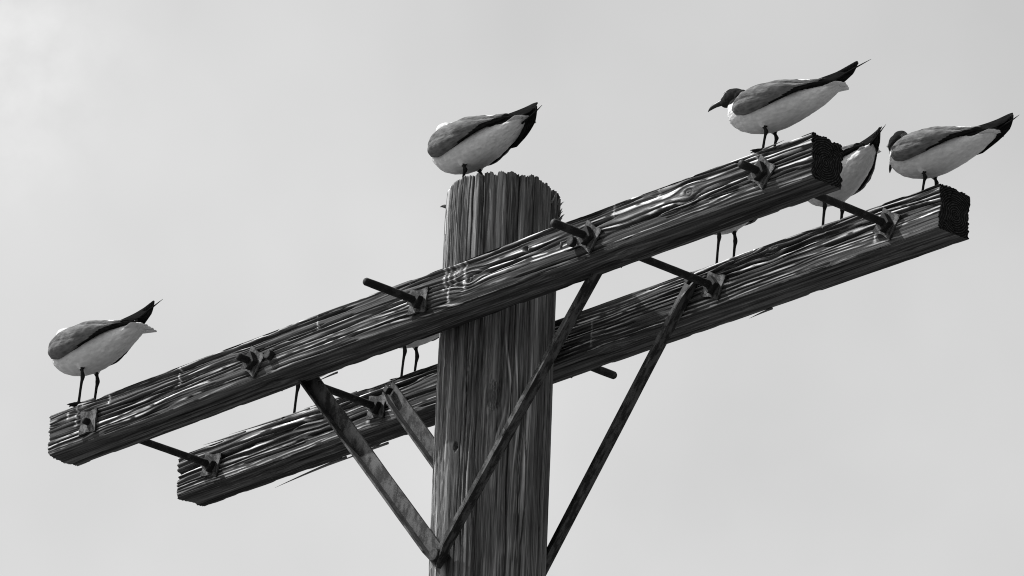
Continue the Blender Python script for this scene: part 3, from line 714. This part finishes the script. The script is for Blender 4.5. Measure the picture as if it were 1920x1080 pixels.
def make_gull(loc, psi, v, label, group='laughing gulls perched on the pole and its crossarms', scale=1.0):
    h = Vector((-.672, -.741, 0)) * math.cos(math.radians(psi)) + Vector((-.741, .672, 0)) * math.sin(math.radians(psi))
    loc = (loc[0] + h.x * v.get('lx', 0) * scale, loc[1] + h.y * v.get('lx', 0) * scale, loc[2])
    t = empty('gull', (loc[0], loc[1], H0 + loc[2]), math.atan2(h.y, h.x), label, 'gull', group); t.scale = (scale,) * 3
    key = v['id']
    if key not in CACHE:
        CACHE[key] = dict(body=body_mesh(v), wl=wing_mesh(1, 70 + v['seed'], v.get('droop', 0), v.get('wx', 0)), wr=wing_mesh(-1, 80 + v['seed'], v.get('droop_far', .30), v.get('wx', 0)),
                          pl=primaries_mesh(1, v['tipL']), pr=primaries_mesh(-1, v['tipR'], v.get('low', 0), v.get('needle', .03)), tail=tail_mesh(v.get('tailw', .020), v.get('taildrop', .0), v.get('tlen', -.211)))
        for k_, me_ in CACHE[key].items():
            if k_ == 'body' or not v.get('bp'): continue
            n_ = len(me_.vertices); co_ = np.empty(n_ * 3, np.float32); me_.vertices.foreach_get('co', co_); co_ = co_.reshape(-1, 3)
            co_[:, 2] -= v['bp'] * co_[:, 0]; me_.vertices.foreach_set('co', co_.ravel()); me_.update()
    c = CACHE[key]; lf = Vector((0, 0, v.get('lift', 0.0)))
    o = bpy.data.objects.new('body', c['body']); COL.objects.link(o); o.parent = t
    for wm, pm in ((c['wl'], c['pl']), (c['wr'], c['pr'])):
        w_ = link('wing', wm, [M_mantle, M_black, M_edge], t, lf); link('wing_tip', pm, M_black, w_)
    link('tail', c['tail'], M_edge, t, lf)
    if v['head'] != 'tucked':
        hc = Vector((.099, 0, .1510)) + Vector(v.get('hoff', (0, 0, 0))); rot = Matrix.Rotation(v['yaw'], 3, 'Z') @ Matrix.Rotation(v['pitch'], 3, 'Y')
        hc.z += v.get('lift', 0.0) - v.get('bp', 0.0) * hc.x
        link('bill', ME_BILL, M_bill, t, hc + rot @ Vector((.0320, 0, -.0060)), (rot @ Matrix.Rotation(.22, 3, 'Y')).to_euler())
        for s in (1, -1):
            e = link('eye', ME_EYE, M_eye, t, hc + rot @ Vector((.0150, s * .0188, .0045)), rot.to_euler())
            link('eye_crescent', ME_CRES, M_edge, e, (0, s * .0012, 0.0008))
    return t
CACHE = {}
base = dict(skip=(), seed=0, tipL=(-.243, -.004, .158), tipR=(-.250, .010, .154))
V_alert = dict(base, id='alert', head='up', yaw=.08, pitch=-.04, seed=1, wx=.010, lift=.008, bp=.055, hoff=(0, 0, .010), needle=.035)
V_down = dict(base, id='down', head='up', yaw=-.50, pitch=.55, hoff=(-.005, 0, .006), hx=-.042, seed=2, lift=.006, wx=.006, tipL=(-.248, -.002, .150), tipR=(-.254, .004, .142), low=.018, droop_far=.25, needle=.016)
V_tuckA = dict(base, id='tuckA', head='tucked', hump=.018, yaw=0, pitch=0, seed=3, lift=.034, bp=.02, lx=.010, tailw=.030, taildrop=.006, tipL=(-.222, -.004, .158), tipR=(-.240, .006, .156), needle=.03)
V_tuckB = dict(base, id='tuckB', head='tucked', hump=.024, yaw=0, pitch=0, seed=4, lx=.014, tipL=(-.238, -.002, .138), tipR=(-.242, .003, .128), low=.022, droop_far=.45, needle=.018)
V_tuckC = dict(V_tuckB, id='tuckC', seed=6, lift=.044, lx=0)
V_tuckD = dict(V_tuckA, id='tuckD', seed=7, lift=.022, bp=.0, lx=0, tipL=(-.225, -.004, .150), tipR=(-.240, .008, .140), taildrop=.0, tailw=.016, tlen=-.192, low=.012)
V_one = dict(V_tuckC, id='one', skip=(-1,), seed=5, lift=.050, low=0, droop_far=0)

make_gull((-1.1510, -.207, 0), 48, V_tuckA, 'gull with head tucked, standing alone on the lower left end of the front crossarm')
make_gull((-.0150, -.0836, .252), 52, V_tuckB, 'gull with head tucked into its back, standing on the rim of the pole top')
make_gull((1.0330, -.205, 0), 36, V_alert, 'dark hooded gull with outstretched bill, on the upper right end of the front crossarm', scale=.88)
make_gull((1.1151, .183, 0), 42, V_down, 'dark hooded gull bending its bill down, standing on the right end of the rear crossarm', scale=.88)
make_gull((.8341, .183, 0), 66, V_tuckD, 'gull half hidden behind the end of the front crossarm, black wing tips pointing up', scale=.95)
make_gull((.5212, .176, 0), 60, V_tuckC, 'gull mostly hidden behind right half of front crossarm, dark wing edge showing below it', scale=.93)
make_gull((-.4881, .176, 0), 42, V_tuckC, 'gull hidden behind the front crossarm just left of the pole, legs and pale belly showing', scale=.93)
make_gull((-.8508, .176, 0), 40, V_one, 'gull hidden behind the left half of the front crossarm, one thin leg showing below it')
